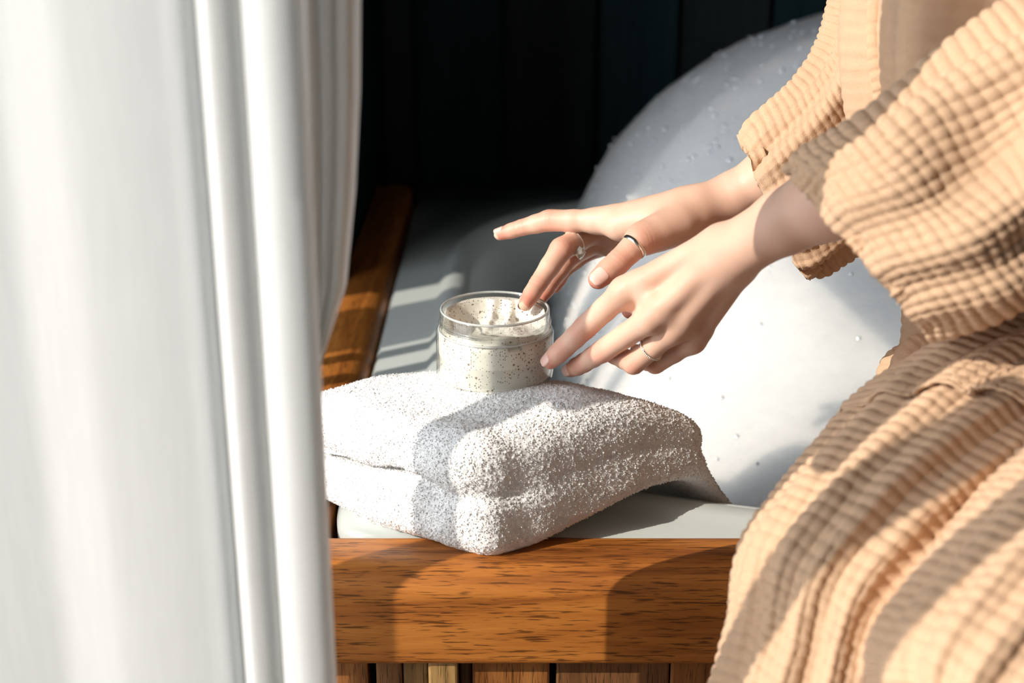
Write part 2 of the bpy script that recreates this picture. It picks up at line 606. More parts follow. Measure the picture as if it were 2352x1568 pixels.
# wall with the window that lets the sun in (left of the camera, out of view)
WIN_Y0, WIN_Y1, WIN_Z0, WIN_Z1 = -0.42, 0.80, 0.35, 1.95
ALC_X, ALC_Y = -0.152, 1.175
wl = struct('wall_left', box_vf(XL - 0.05, XL, WIN_Y1, YB, ZF, ZC), M['plaster'])
struct('wall_panel', box_vf(XL, ALC_X, ALC_Y, YB - 0.02, ZF, ZC - 0.001), M['wall_seam'], wl)
struct('wall_panel', box_vf(XL - 0.05, XL, YF, WIN_Y1, ZF, WIN_Z0), M['plaster'], wl)
struct('wall_panel', box_vf(XL - 0.05, XL, YF, WIN_Y1, WIN_Z1, ZC), M['plaster'], wl)
struct('wall_panel', box_vf(XL - 0.05, XL, YF, WIN_Y0, WIN_Z0, WIN_Z1), M['plaster'], wl)
win = struct('window_1', box_vf(XL - 0.04, XL + 0.005, WIN_Y0, WIN_Y1, WIN_Z0 - 0.03, WIN_Z0), M['paint'])
POSTS = [(0.286, 0.309, 1.31), (0.632, 0.642, 1.25), (0.588, 0.600, 1.25)]  # unseen posts, added and cut short to cast the shadow bands
for a, b, zt in POSTS:
    struct('shadow_post', box_vf(XL - 0.02, XL - 0.008, a, b, WIN_Z0, zt), M['paint'], win)

# unseen strips, blocks and sheer sheets, added in the window to shape the sunlight
def slant(name, y0, y1, z0, y0b, y1b, z1, mat, parent):
    V, F = box_vf(XL - 0.02, XL - 0.008, y0, y1, z0, z1)
    V = [(x, (y if z < z1 else (y0b if abs(y - y0) < 1e-9 else y1b)), z) for x, y, z in V]
    return mk(name, V, F, mat, parent, smooth=False)
slant('shadow_strip', 0.165, 0.177, WIN_Z0, 0.001, 0.027, 1.445, M['paint'], win)  # added to cast a shadow stripe down the skirt
struct('shadow_block', box_vf(XL - 0.02, XL - 0.008, 0.054, 0.079, 1.352, 1.445), M['paint'], win)  # loose block, added only to shade the upper thigh
slant('shadow_strip', 0.07, 0.10, WIN_Z0, -0.079, -0.054, 1.60, M['paint'], win)  # added to throw shadow on the nearer leg
struct('shadow_block', box_vf(XL - 0.02, XL - 0.008, 0.270, 0.286, 1.240, 1.31), M['paint'], win)  # loose block, added only to shade the near fingers
struct('dimming_sheet', box_vf(XL + 0.010, XL + 0.0112, 0.668, 0.766, WIN_Z0, 1.2595), M['sheer'], win)  # added to dim the sun between streaks on the tub deck
struct('dimming_sheet', box_vf(XL + 0.010, XL + 0.0112, 0.6005, WIN_Y1 + 0.02, 1.26, WIN_Z1), M['sheer'], win)  # added to dim the sun on the back of the foam
struct('dimming_sheet', box_vf(XL + 0.010, XL + 0.0112, 0.41, 0.60, 1.335, WIN_Z1), M['sheer'], win)  # added to dim the sun higher up the foam

# ------------------------------------------------------------------ bath surround in wood
RAIL_Z, RY0, RY1 = 0.60, 0.672, 0.714
LX0, LX1 = -0.150, -0.106
XE = 1.52
YE = 1.53
sur = empty('bath_surround', (0.6, 1.1, ZF))
tag(sur, 'orange-brown oiled wooden bath surround with a thick rounded rail around the white tub', 'bath surround')

def rail_profile(w, h, r, n=10):
    """closed profile (s across 0..w, z down from 0), generously rounded front top edge"""
    P = []
    for k in range(n + 1):
        a = math.pi / 2 * k / n
        P.append((r * 1.25 - r * 1.25 * math.sin(math.pi / 2 - a) if False else r * 1.25 * (1 - math.cos(a)), -r + r * math.sin(a)))
    rb = 0.004
    for k in range(5):
        a = math.pi / 2 * k / 4
        P.append((w - rb + rb * math.sin(a), -rb + rb * math.cos(a)))
    P.append((w, -h))
    for k in range(5):
        a = math.pi / 2 * k / 4
        P.append((rb - rb * math.sin(a), -h + rb - rb * math.cos(a)))
    return np.array(P)

pf = rail_profile(RY1 - RY0, 0.058, 0.016)
nx_ = 60
xs = np.linspace(LX0, XE, nx_)
V = np.array([[(x, RY0 + s, RAIL_Z + z) for s, z in pf] for x in xs]).reshape(-1, 3)
Fq = [tuple(f) for f in grid_faces(nx_, len(pf), True)]
Fq += [tuple(range(len(pf)))[::-1], tuple(range((nx_ - 1) * len(pf), nx_ * len(pf)))]
o = mk('rail', V, Fq, M['rail'], sur)
fix_normals(o)
mod = o.modifiers.new('e', 'EDGE_SPLIT'); mod.split_angle = math.radians(50)
pl = rail_profile(LX1 - LX0, 0.058, 0.014)
ys_ = np.linspace(RY1 + 0.0008, YE, nx_)
V = np.array([[(LX1 - s, y, RAIL_Z + 0.002 + z) for s, z in pl] for y in ys_]).reshape(-1, 3)
o = mk('side_rail', V, Fq, M['rail_y'], sur)
fix_normals(o)
mod = o.modifiers.new('e', 'EDGE_SPLIT'); mod.split_angle = math.radians(50)
V = np.array([[(x, YE - (RY1 - RY0) + s, RAIL_Z + 0.001 + z) for s, z in pf] for x in np.linspace(LX1 + 0.0008, XE, nx_)]).reshape(-1, 3)
o = mk('back_rail', V, Fq, M['wall_b'], sur)
fix_normals(o)
# boards under the front rail
zb = RAIL_Z - 0.058
def ux(u): return Wy(u, 1535, 0.688)[0]
bl = [(700, 846, 'plank_a', 0.004), (866, 925, 'plank_b', 0.0), (927, 985, 'plank_c', 0.001), (987, 1053, 'plank_d', -0.006), (1056, 1083, 'plank_b', 0.006),
      (1085, 1262, 'plank_a', 0.0), (1277, 1535, 'plank_b', 0.001), (1538, 1700, 'plank_a', 0.0)]
u = 1704; kk = 0
bl.insert(0, (560, 697, 'plank_b', 0.0))
while u < 6200:
    w = [150, 220, 120, 250][kk % 4]
    bl.append((u, u + w - 4, ['plank_b', 'plank_a', 'plank_c', 'plank_a'][kk % 4], [0, .002, -.003, .001][kk % 4])); u += w; kk += 1
for a, b, mname, dy in bl:
    xa, xb = ux(a), ux(b)
    if xa < LX0 or xb > XE: continue
    o = mk('plank', *box_vf(xa, xb, 0.682 + dy, 0.700, ZF, zb - 0.0005), M[mname], sur, smooth=False)
    add_bevel(o, 0.0018, 2)
mk('backing', *box_vf(LX0 + 0.004, XE - 0.01, 0.7005, 0.7095, ZF, zb - 0.001), M['wall_seam'], sur, smooth=False)
mk('side_panel', *box_vf(LX0 + 0.006, LX1 - 0.012, RY1, YE, ZF, zb - 0.001), M['plank_b'], sur, smooth=False)

# ------------------------------------------------------------------ bathtub
TCX, TCY, TA, TB, TN = 0.70, 1.098, 0.752, 0.395, 4.4
def tub_ring(off, z, n=240):
    a = np.linspace(0, 2 * math.pi, n, endpoint=False)
    c, s = np.cos(a), np.sin(a)
    e = 2 / TN
    x = TCX + (TA - off) * np.sign(c) * np.abs(c) ** e
    y = TCY + (TB - off * 0.9) * np.sign(s) * np.abs(s) ** e
    return np.stack([x, y, np.full(n, z)], 1)
def rect_ring(x0, x1, y0, y1, z, n=240):
    a = np.linspace(0, 2 * math.pi, n, endpoint=False)
    c, s = np.cos(a), np.sin(a)
    m = np.maximum(np.abs(c), np.abs(s))
    # project onto the rectangle along superellipse-like param so that rings match
    e = 2 / 40.0
    x = (x0 + x1) / 2 + (x1 - x0) / 2 * np.sign(c) * np.abs(c) ** e
    y = (y0 + y1) / 2 + (y1 - y0) / 2 * np.sign(s) * np.abs(s) ** e
    return np.stack([x, y, np.full(n, z)], 1)
DZ = 0.5985
rings = [rect_ring(LX1 + 0.003, XE, RY1 + 0.001, YE - 0.043, 0.55), rect_ring(LX1 + 0.003, XE, RY1 + 0.001, YE - 0.043, DZ - 0.004), rect_ring(LX1 + 0.006, XE - .003, RY1 + 0.004, YE - 0.046, DZ)]
for off, z in [(-0.012, DZ + 0.001), (-0.007, DZ + 0.006), (0.001, DZ + 0.0085), (0.010, DZ + 0.006), (0.017, DZ - 0.001), (0.022, DZ - 0.014), (0.034, 0.50), (0.055, 0.36), (0.075, 0.26), (0.11, 0.215), (0.2, 0.20), (0.33, 0.198)]:
    rings.append(tub_ring(off, z))
V = np.concatenate(rings)
Ft = [tuple(f) for f in grid_faces(len(rings), 240, True)]
Ft.append(tuple(range((len(rings) - 1) * 240, len(rings) * 240)))
tub = mk('bathtub', V, Ft, M['tub'])
fix_normals(tub)
tag(tub, 'glossy white bathtub with a rolled rim set inside the wooden surround', 'bathtub')

# ------------------------------------------------------------------ foam
FX0, FX1 = 0.030, 1.36
nX, nY = 260, 140
sx = np.concatenate([0.45 - 0.42 * np.cos(np.linspace(0, math.pi / 2, 150)), np.linspace(0.45, FX1, 111)[1:]])
nX = len(sx)
lim = TCY - (TB - 0.024) * np.maximum(1 - np.abs((sx - TCX) / (TA - 0.026)) ** TN, 0) ** (1 / TN)
X = sx[:, None] * np.ones((1, nY))
Y = lim[:, None] + (2 * TCY - 2 * lim)[:, None] * np.linspace(0, 1, nY)[None]
fx = np.where(X < 0.45, (0.45 - X) / 0.42, 0)
edge_x = np.maximum(1 - fx ** 2.6, 0) ** 0.385
ztop = 0.588 + 0.205 * sstep(Y - 0.10 * (X - 0.3), 0.86, 1.42) + 0.02 * sstep(X, 0.1, 0.4) * sstep(Y, 1.0, 1.4)
ztop -= 0.03 * sstep(X, 0.6, 1.2)
Z = 0.38 + (ztop - 0.38) * edge_x
P = np.stack([X.ravel(), Y.ravel(), Z.ravel()], 1)
dsp = vnoise(P, 0.12, 1) * 0.006 + vnoise(P, 0.04, 2) * 0.0016 + vnoise(P, 0.008, 3) * 0.0004
P[:, 2] += dsp * sstep(P[:, 2], 0.40, 0.5)
Ff = grid_faces(nX, nY)
foam = mk('bath_foam', P, Ff, M['foam'])
tag(foam, 'big heap of white soap foam filling the bathtub', 'foam', kind='stuff')
# single glinting bubbles on the foam, one joined part
ico = bmesh.new(); bmesh.ops.create_icosphere(ico, subdivisions=2, radius=1.0)
IV = np.array([v.co[:] for v in ico.verts]); IF = np.array([[v.index for v in f.verts] for f in ico.faces]); ico.free()
Nf = mesh_normals(P, Ff)
cand = np.where((P[:, 2] > 0.50) & (P[:, 0] < 0.55))[0]
wgt = np.where(P[cand, 1] > 1.08, 1.0, 0.05)
pick = rng.choice(cand, 1400, replace=False, p=wgt / wgt.sum())
rr = rng.uniform(0.0010, 0.0024, len(pick)) * np.where(rng.random(len(pick)) < 0.08, 1.7, 1)
BV = (IV[None] * rr[:, None, None] + (P[pick] + Nf[pick] * rr[:, None] * 0.6 + rng.normal(0, 0.0015, (len(pick), 3)))[:, None]).reshape(-1, 3)
BF = (IF[None] + (np.arange(len(pick)) * len(IV))[:, None, None]).reshape(-1, 3)
o = mk('bubble', BV, BF, M['bubble'], foam)
o['kind'] = 'stuff'

# ------------------------------------------------------------------ towel
E1 = unit([0.912, 0.410]); E2 = unit([-0.80, 0.60])
TF = np.array([-0.020, 0.690])
def build_towel():
    h = 0.00135
    xs = np.arange(-0.175, 0.165, h); ys = np.arange(0.655, 0.925, h); zs = np.arange(0.535, 0.705, h)
    X, Y, Z = np.meshgrid(xs, ys, zs, indexing='ij')
    IM = np.linalg.inv(np.array([[E1[0], E2[0]], [E1[1], E2[1]]]))
    p = (X - TF[0]) * IM[0, 0] + (Y - TF[1]) * IM[0, 1]
    q = (X - TF[0]) * IM[1, 0] + (Y - TF[1]) * IM[1, 1]
    # wedge: lies on the deck at the front corner, lifted by the rim and flattened at the right, tail hanging into the tub
    zb = 0.6005 + 0.024 * sstep(p, 0.015, 0.115) - 0.080 * sstep(p, 0.120, 0.205) - 0.006 * sstep(q, 0.05, 0.12) * sstep(p, 0.03, 0.1)
    th = 1.0 - 0.46 * sstep(p, 0.04, 0.140) - 0.10 * sstep(q, 0.07, 0.125)
    wav = 0.0022 * np.sin(p * 60 + q * 25) + 0.0015 * np.sin(q * 95 + 1.0)
    zz = (Z - zb) / th + 0.603 + wav * 0.6
    def rbox(pc, qc, zc, a, b, c, r, pp=p, qq=q, z_=zz):
        dx = np.abs(pp - pc) - (a - r); dy = np.abs(qq - qc) - (b - r); dz = np.abs(z_ - zc) - (c - r)
        return np.sqrt(np.maximum(dx, 0) ** 2 + np.maximum(dy, 0) ** 2 + np.maximum(dz, 0) ** 2) + np.minimum(np.maximum(dx, np.maximum(dy, dz)), 0) - r
    # edges curve a little
    pw = p + 0.004 * np.sin(q * 30)
    qw = q - 0.010 * sstep(p, 0.0, 0.03) * 0
    # lower layer, upper layer (each a rounded pad), open towards the left front
    low = rbox(0.066, 0.067, 0.6215, 0.071, 0.076, 0.0185, 0.0115, pw + 0.000, qw)
    bulge = 0.0045 * np.sin(np.clip(q / 0.14, 0, 1) * math.pi) * np.sin(np.clip(p / 0.15, 0, 1) * math.pi)
    up = rbox(0.067, 0.066, 0.6555 + bulge * 0.3, 0.070, 0.073, 0.0185, 0.0165, pw + 0.003, qw + 0.0015)
    d = smin(low, up, 0.004)
    # the fold that joins both layers along the right front side (q small)
    fold = rbox(0.078, 0.012, 0.640, 0.060, 0.0225, 0.0365, 0.0170, pw, qw)
    d = smin(d, fold, 0.010)
    # corner roll: the upper layer's rolled nose at the front corner
    def blob(c, r):
        return (np.sqrt(((p - c[0]) / r[0]) ** 2 + ((q - c[1]) / r[1]) ** 2 + ((zz - c[2]) / r[2]) ** 2) - 1) * min(r)
    d = smin(d, blob((0.012, 0.014, 0.652), (0.019, 0.017, 0.019)), 0.008)
    d = smin(d, blob((0.010, 0.012, 0.620), (0.019, 0.016, 0.018)), 0.006)
    # tail hanging into the tub
    tail = rbox(0.142, 0.040, 0.626, 0.046, 0.042, 0.019, 0.013)
    d = smin(d, tail, 0.012)
    # crease between the layers on the left front side
    cr = np.sqrt(((zz - 0.6385 - 0.004 * np.sin(q * 40)) / 1.0) ** 2 + np.maximum(p - 0.016, 0) ** 2 * 1.0) - 0.0022 * sstep(q, 0.010, 0.06)
    d = np.where(q > 0.006, np.maximum(d, -cr), d)
    V, F = surface_nets(d.astype(np.float64), xs, ys, zs)
    V = laplace(V, F, 2, 0.5)
    V, F = quad_subdiv(V, F)
    V = laplace(V, F, 2, 0.5)
    n = mesh_normals(V, F)
    amp = 0.55 + 0.45 * sstep(vnoise(V, 0.03, 9), -0.5, 0.6)
    dd = vnoise(V, 0.0014, 11) * 0.00030 * amp + vnoise(V, 0.0011, 12) * 0.00025 + vnoise(V, 0.020, 13) * 0.0014 + vnoise(V, 0.045, 14) * 0.0022
    V = V + n * dd[:, None]
    return V, F
TV, TFc = build_towel()
towel = mk('folded_towel', TV, TFc, M['towel'])
tn = mesh_normals(TV, TFc)
npile = 110000
tp = rng.choice(len(TV), npile, replace=False)
tp = tp[(TV[tp, 2] > 0.604) | (tn[tp, 2] > -0.5)]
c0 = TV[tp] + rng.normal(0, 0.0003, (len(tp), 3)); nn_ = tn[tp] + rng.normal(0, 0.18, (len(tp), 3)); nn_ /= np.linalg.norm(nn_, axis=1, keepdims=True)
a_ = np.cross(nn_, rng.normal(0, 1, (len(tp), 3))); a_ /= np.linalg.norm(a_, axis=1, keepdims=True); b_ = np.cross(nn_, a_)
hgt = rng.uniform(0.0002, 0.0006, (len(tp), 1)); rb_ = rng.uniform(0.0005, 0.0008, (len(tp), 1))
PV = np.stack([c0 + a_ * rb_ - nn_ * 0.0003, c0 + (-0.5 * a_ + 0.866 * b_) * rb_ - nn_ * 0.0003, c0 + (-0.5 * a_ - 0.866 * b_) * rb_ - nn_ * 0.0003, c0 + nn_ * hgt], 1).reshape(-1, 3)
k4 = (np.arange(len(tp)) * 4)[:, None]
PF = np.concatenate([k4 + np.array([[0, 1, 3]]), k4 + np.array([[1, 2, 3]]), k4 + np.array([[2, 0, 3]])])
o = mk('terry_pile', PV, PF, M['towel'], towel)
o['kind'] = 'stuff'
tag(towel, 'white terry towel folded thick on the corner of the tub under the cream jar', 'towel')

# ------------------------------------------------------------------ jar and cream
JC = np.array([W(1137, 878, 0.817)[0], 0.762]); JZ0 = 0.6765; JZ1 = 0.7185; JR = 0.0335
def lathe(prof, n=96, cx=JC[0], cy=JC[1]):
    a = np.linspace(0, 2 * math.pi, n, endpoint=False)
    V = np.array([[(cx + r * math.cos(t), cy + r * math.sin(t), z) for t in a] for r, z in prof]).reshape(-1, 3)
    return V, grid_faces(len(prof), n, True)
jar = empty('cream_jar', (JC[0], JC[1], JZ0))
tag(jar, 'open clear plastic jar with screw thread, standing on the white towel', 'jar')
hh = JZ1 - JZ0
prof = [(0.0005, 0.0), (JR - 0.005, 0.0), (JR - 0.002, 0.0008), (JR - 0.0004, 0.003), (JR, 0.006), (JR, 0.0285), (JR - 0.0004, 0.0297), (JR - 0.0014, 0.0305), (JR - 0.0022, 0.0312)]
zt = np.linspace(0.0315, hh - 0.0012, 12)
prof += [(JR - 0.0024, z) for z in zt] + [(JR - 0.0026, hh - 0.0004), (JR - 0.0031, hh), (JR - 0.0037, hh - 0.0006)]
prof += [(JR - 0.0039, z) for z in zt[::-1]] + [(JR - 0.0018, 0.028), (JR - 0.0014, 0.006), (JR - 0.003, 0.0022), (0.0005, 0.0018)]
V, F = lathe([(r, JZ0 + z) for r, z in prof])
o = mk('jar_body', V, F, M['plastic'], jar)
fix_normals(o)
M['rim'] = plain('frosted_rim', (0.84, 0.85, 0.83), 0.15, 0.6, 0, 80, 0.03)
M['rim'].node_tree.nodes['Principled BSDF'].inputs['Transmission Weight'].default_value = 0.55
# screw thread: two helical ridges
def tube(P, rads, n=8):
    P = np.asarray(P, float); m = len(P)
    rads = np.broadcast_to(rads, (m,))
    T = np.gradient(P, axis=0); T /= np.linalg.norm(T, axis=1, keepdims=True) + 1e-12
    ref = np.array([0, 0, 1.0]) if abs(T[0][2]) < 0.9 else np.array([1.0, 0, 0])
    A = np.cross(T, ref); A /= np.linalg.norm(A, axis=1, keepdims=True) + 1e-12
    B = np.cross(T, A)
    a = np.linspace(0, 2 * math.pi, n, endpoint=False)
    V = P[:, None] + rads[:, None, None] * (np.cos(a)[None, :, None] * A[:, None] + np.sin(a)[None, :, None] * B[:, None])
    return V.reshape(-1, 3), grid_faces(m, n, True)
for k, (a0, a1, z0, z1) in enumerate([(-3.0, 0.4, 0.0360, 0.0336), (-0.9, 2.6, 0.0362, 0.0336), (1.6, 4.6, 0.0360, 0.0338)]):
    t = np.linspace(0, 1, 70)
    an = a0 + (a1 - a0) * t
    rr = 0.00085 * np.clip(np.minimum(t, 1 - t) * 12, 0.1, 1)
    Pt = np.stack([JC[0] + (JR - 0.0023) * np.cos(an), JC[1] + (JR - 0.0023) * np.sin(an), JZ0 + z0 + (z1 - z0) * t], 1)
    mk('screw_thread', *tube(Pt, rr), M['plastic'], jar)
t = np.linspace(0, 2 * math.pi, 97)
Pt = np.stack([JC[0] + (JR - 0.0032) * np.cos(t), JC[1] + (JR - 0.0032) * np.sin(t), np.full(97, JZ1)], 1)
mk('jar_rim', *tube(Pt, 0.0007), M['rim'], jar)
Pt[:, :2] = JC + (Pt[:, :2] - JC) * ((JR - 0.0016) / (JR - 0.0032)); Pt[:, 2] = JZ0 + 0.0303
mk('jar_shoulder', *tube(Pt, 0.0006), M['rim'], jar)
# cream: fills the jar, scooped hollow at the left, ridges smeared up the inside
CRI = JR - 0.0046
nA, nR = 220, 90
a = np.linspace(0, 2 * math.pi, nA, endpoint=False)
r = np.linspace(0.0, 1.0, nR)
RRg, AAg = np.meshgrid(r, a, indexing='ij')
cx = RRg * np.cos(AAg); cy = RRg * np.sin(AAg)
def top_h(x, y):
    rr = np.hypot(x, y)
    z = 0.0312 + 0.0 * x
    z += 0.0105 * sstep(rr, 0.62, 1.0) * sstep(y, -0.35, 0.45)          # climbs the back wall
    z -= 0.0060 * np.exp(-(((x + 0.45) / 0.34) ** 2 + ((y - 0.15) / 0.5) ** 2))   # scooped hollow, left
    z += 0.0032 * np.exp(-((x + 0.16 - 0.16 * y) / 0.09) ** 2) * sstep(y, -0.35, 0.1) # first ridge
    z += 0.0028 * np.exp(-((x - 0.22 - 0.10 * np.sin(y * 3)) / 0.10) ** 2) * sstep(y, -0.25, 0.2)
    z += 0.0032 * np.exp(-(((x - 0.36) / 0.2) ** 2 + ((y + 0.25) / 0.25) ** 2))
    z -= 0.0030 * np.exp(-(((x - 0.42) / 0.10) ** 2 + ((y - 0.55) / 0.22) ** 2))
    z += 0.0022 * sstep(-y, 0.3, 1.0)
    return z
zt_ = top_h(cx, cy)
Pn = np.stack([cx.ravel() * CRI, cy.ravel() * CRI, zt_.ravel()], 1)
zt_ = zt_ + (vnoise(Pn, 0.006, 21) * 0.0007 + vnoise(Pn, 0.0022, 22) * 0.0004 + vnoise(Pn, 0.014, 23) * 0.0007).reshape(zt_.shape)
zt_ = np.minimum(zt_, 0.0395)
topV = np.stack([JC[0] + cx * CRI, JC[1] + cy * CRI, JZ0 + zt_], -1)
sideV = []
rim_h = zt_[-1]
for s in np.linspace(0, 1, 14)[1:]:
    zc = rim_h * (1 - s) + 0.0020 * s
    rad_ = np.where(zc < 0.0290, JR - 0.0016, CRI + 0.0003)
    rad_ = np.where(zc < 0.004, JR - 0.0035, rad_)
    sideV.append(np.stack([JC[0] + np.cos(a) * rad_, JC[1] + np.sin(a) * rad_, JZ0 + zc], -1))
allV = np.concatenate([topV, np.array(sideV)], 0)
nr = allV.shape[0]
Fc = [tuple(f) for f in grid_faces(nr, nA, True)]
Fc.append(tuple(range((nr - 1) * nA, nr * nA)))
cream = mk('body_cream', allV.reshape(-1, 3), Fc, M['cream'])
fix_normals(cream)
tag(cream, 'off-white speckled body cream filling the clear jar, scooped and smeared at the top', 'cream')

# ------------------------------------------------------------------ person: hands, arms, body under the robe
person = empty('person', (0.36, 0.70, RAIL_Z))
tag(person, 'person in a beige crinkled muslin robe sitting on the tub edge, reaching for the jar', 'person')

mm = 0.001
near = {
 'index': ([(1434, 668, .742), (1344, 752, .765), (1297, 797, .778), (1264, 829, .786)], [7.0, 6.5, 5.9, 4.7]),
 'middle': ([(1493, 733, .733), (1384, 806, .764), (1341, 833, .784), (1311, 849, .797)], [7.0, 6.3, 5.5, 4.3]),
 'ring': ([(1546, 758, .737), (1456, 834, .757), (1412, 814, .782), (1402, 788, .797)], [6.6, 6.0, 5.4, 4.4]),
 'little': ([(1592, 782, .748), (1506, 836, .764), (1470, 826, .786), (1462, 806, .800)], [6.0, 5.3, 4.7, 4.0]),
 'thumb': ([(1625, 580, .728), (1545, 652, .765), (1480, 690, .785), (1447, 712, .796)], [8.0, 7.2, 6.4, 5.0]),
}
near_wrist = [(1652, 552, .706), (1668, 574, .702), (1684, 598, .702), (1698, 618, .708)]
far = {
 'index': ([(1372, 507, .822), (1263, 506, .832), (1200, 522, .838), (1148, 538, .842)], [7.0, 6.5, 5.0, 3.7]),
 'middle': ([(1368, 530, .850), (1290, 572, .822), (1236, 652, .815), (1207, 698, .809)], [7.2, 7.0, 5.4, 4.2]),
 'ring': ([(1382, 548, .862), (1308, 590, .842), (1266, 648, .834), (1244, 684, .829)], [6.8, 6.2, 4.9, 3.8]),
 'little': ([(1398, 560, .872), (1345, 583, .864), (1298, 622, .862), (1275, 660, .860)], [6.0, 5.2, 4.2, 3.6]),
 'thumb': ([(1555, 520, .790), (1470, 553, .776), (1421, 601, .772), (1374, 641, .770)], [10.0, 7.4, 6.9, 5.6]),
}
far_wrist = [(1600, 462, .797), (1600, 480, .806), (1606, 500, .812), (1612, 516, .815)]

def sd_cone(P, a, b, ra, rb):
    ab = b - a
    t = np.clip(((P - a) @ ab) / (ab @ ab), 0, 1)
    return np.linalg.norm(P - a - t[..., None] * ab, axis=-1) - (ra + (rb - ra) * t)

class Field:
    def __init__(s, xs, ys, zs):
        s.g = (xs, ys, zs)
    def box(s, lo, hi):
        out = []
        for k in range(3):
            a = max(0, np.searchsorted(s.g[k], lo[k]) - 1); b = min(len(s.g[k]), np.searchsorted(s.g[k], hi[k]) + 1)
            out.append(slice(a, b))
        return tuple(out)
    def new(s):
        return np.full([len(g) for g in s.g], 0.06, dtype=np.float32)
    def pts(s, bx):
        return np.stack(np.meshgrid(s.g[0][bx[0]], s.g[1][bx[1]], s.g[2][bx[2]], indexing='ij'), -1)
    def cone(s, A, a, b, ra, rb, k=0.0, pad=0.02):
        a = np.asarray(a, float); b = np.asarray(b, float)
        r = max(ra, rb) + pad
        bx = s.box(np.minimum(a, b) - r, np.maximum(a, b) + r)
        d = sd_cone(s.pts(bx), a, b, ra, rb)
        A[bx] = smin(A[bx], d, k) if k > 0 else np.minimum(A[bx], d)

def grade(lo, f0, f1, hi, fine, coarse):
    """1-D grid: fine between f0 and f1, growing outside"""
    mid = list(np.arange(f0, f1, fine))
    up = []; h = fine; x = mid[-1]
    while x < hi:
        h = min(h * 1.15, coarse); x += h; up.append(x)
    dn = []; h = fine; x = mid[0]
    while x > lo:
        h = min(h * 1.15, coarse); x -= h; dn.append(x)
    return np.array(dn[::-1] + mid + up)

FINE = 0.00108
gx = grade(-0.02, -0.016, 0.215, 0.56, FINE, 0.012)
gy = grade(0.36, 0.60, 0.845, 0.98, FINE, 0.012)
gz = grade(0.16, 0.688, 0.870, 1.20, FINE, 0.012)
fld = Field(gx, gy, gz)
D = fld.new()
NAILS = []
FEAT = []     # (point, radius, kind) features used for creases and flush

def add_hand(spec, wrist, elbow, shoulder, fore, hand, nailref, thumb_web):
    palm = fld.new(); fing = fld.new()
    order = ['index', 'middle', 'ring', 'little']
    wp = [W(*w) for w in wrist]
    for k, f in enumerate(order):
        J = [W(*j) for j in spec[f][0]]
        r = [x * mm for x in spec[f][1]]
        fld.cone(palm, wp[k], J[0], 0.0076, r[0] * 0.98, 0.0048)
    for k in range(3):
        a = W(*spec[order[k]][0][0]); b = W(*spec[order[k + 1]][0][0])
        fld.cone(palm, a * 0.85 + wp[k] * 0.15, b * 0.85 + wp[k + 1] * 0.15, 0.0062, 0.0058, 0.005)
    for f in order + ['thumb']:
        J = [W(*j) for j in spec[f][0]]
        r = [x * mm for x in spec[f][1]]
        one = fld.new()
        for s in range(3):
            m = (J[s] + J[s + 1]) / 2
            rm = (r[s] + r[s + 1]) / 2 * (0.955 if s < 2 else 1.03)
            fld.cone(one, J[s], m, r[s], rm, 0.0016)
            fld.cone(one, m, J[s + 1], rm, r[s + 1], 0.0016)
            FEAT.append((J[s + 1] if s < 2 else m, unit(J[s + 1] - J[s]), r[s + 1], hand + f + str(s)))
        fing = np.minimum(fing, one)
        NAILS.append((hand, f, J[2], J[3], r[2], r[3], nailref[f]))
    if hand == 'near_':
        for k, f in enumerate(order):
            J = [W(*j) for j in spec[f][0]]; r0 = spec[f][1][0] * mm
            kn = J[0] - FWD * 0.0030 + (J[0] - wp[k]) * 0.02
            fld.cone(palm, kn, J[0], r0 * 0.74, r0 * 0.8, 0.003)
            fld.cone(palm, kn + FWD * 0.0005, wp[k] - FWD * 0.0035, 0.0036, 0.0040, 0.0028)
    d = smin(palm, fing, 0.0050)
    # thumb ball and web
    for a, b, ra, rb, kk in thumb_web:
        t = fld.new(); fld.cone(t, W(*a), W(*b), ra, rb)
        d = smin(d, t, kk)
    # forearm
    t = fld.new()
    for (a, ra), (b, rb) in zip(fore[:-1], fore[1:]):
        fld.cone(t, a, b, ra, rb, 0.006)
    d = smin(d, t, 0.012)
    t = fld.new()
    fld.cone(t, fore[-1][0], elbow, fore[-1][1], 0.022, 0.01)
    fld.cone(t, elbow, shoulder, 0.021, 0.024, 0.01)
    return smin(d, t, 0.012)

EL_N = W(2420, 260, .612); SH_N = np.array([.33, .585, 1.05])
EL_F = W(2120, 165, .800); SH_F = np.array([.33, .83, 1.05])
fore_n = [(W(1678, 585, .703), .0122), (W(1735, 548, .692), .0130), (W(1800, 510, .682), .0150), (W(1900, 462, .668), .0180), (W(2050, 400, .645), .0205)]
fore_f = [(W(1606, 488, .806), .0128), (W(1680, 452, .802), .0128), (W(1770, 402, .795), .0150), (W(1880, 330, .795), .0170), (W(1980, 265, .797), .0185)]
toCam = -FWD
refN = {'index': unit(toCam * .75 + UPV * .5 + np.array([-.35, 0, 0])), 'middle': unit(toCam * .5 + UPV * -.1 + np.array([-.75, 0, 0])), 'ring': np.array([-.6, 0, -.7]), 'little': np.array([-.6, 0, -.7]), 'thumb': UPV}
refF = {'index': np.array([0, 0, 1.]), 'middle': unit([-.55, .83, .1]), 'ring': unit([-.55, .83, .1]), 'little': unit([-.75, .5, .3]), 'thumb': unit(toCam * .95 + np.array([-.15, 0, .15]))}
hn = add_hand(near, near_wrist, EL_N, SH_N, fore_n, 'near_', refN,
              [((1640, 570, .725), (1520, 660, .757), .0085, .0075, .008), ((1590, 650, .728), (1470, 690, .750), .009, .0075, .008)])
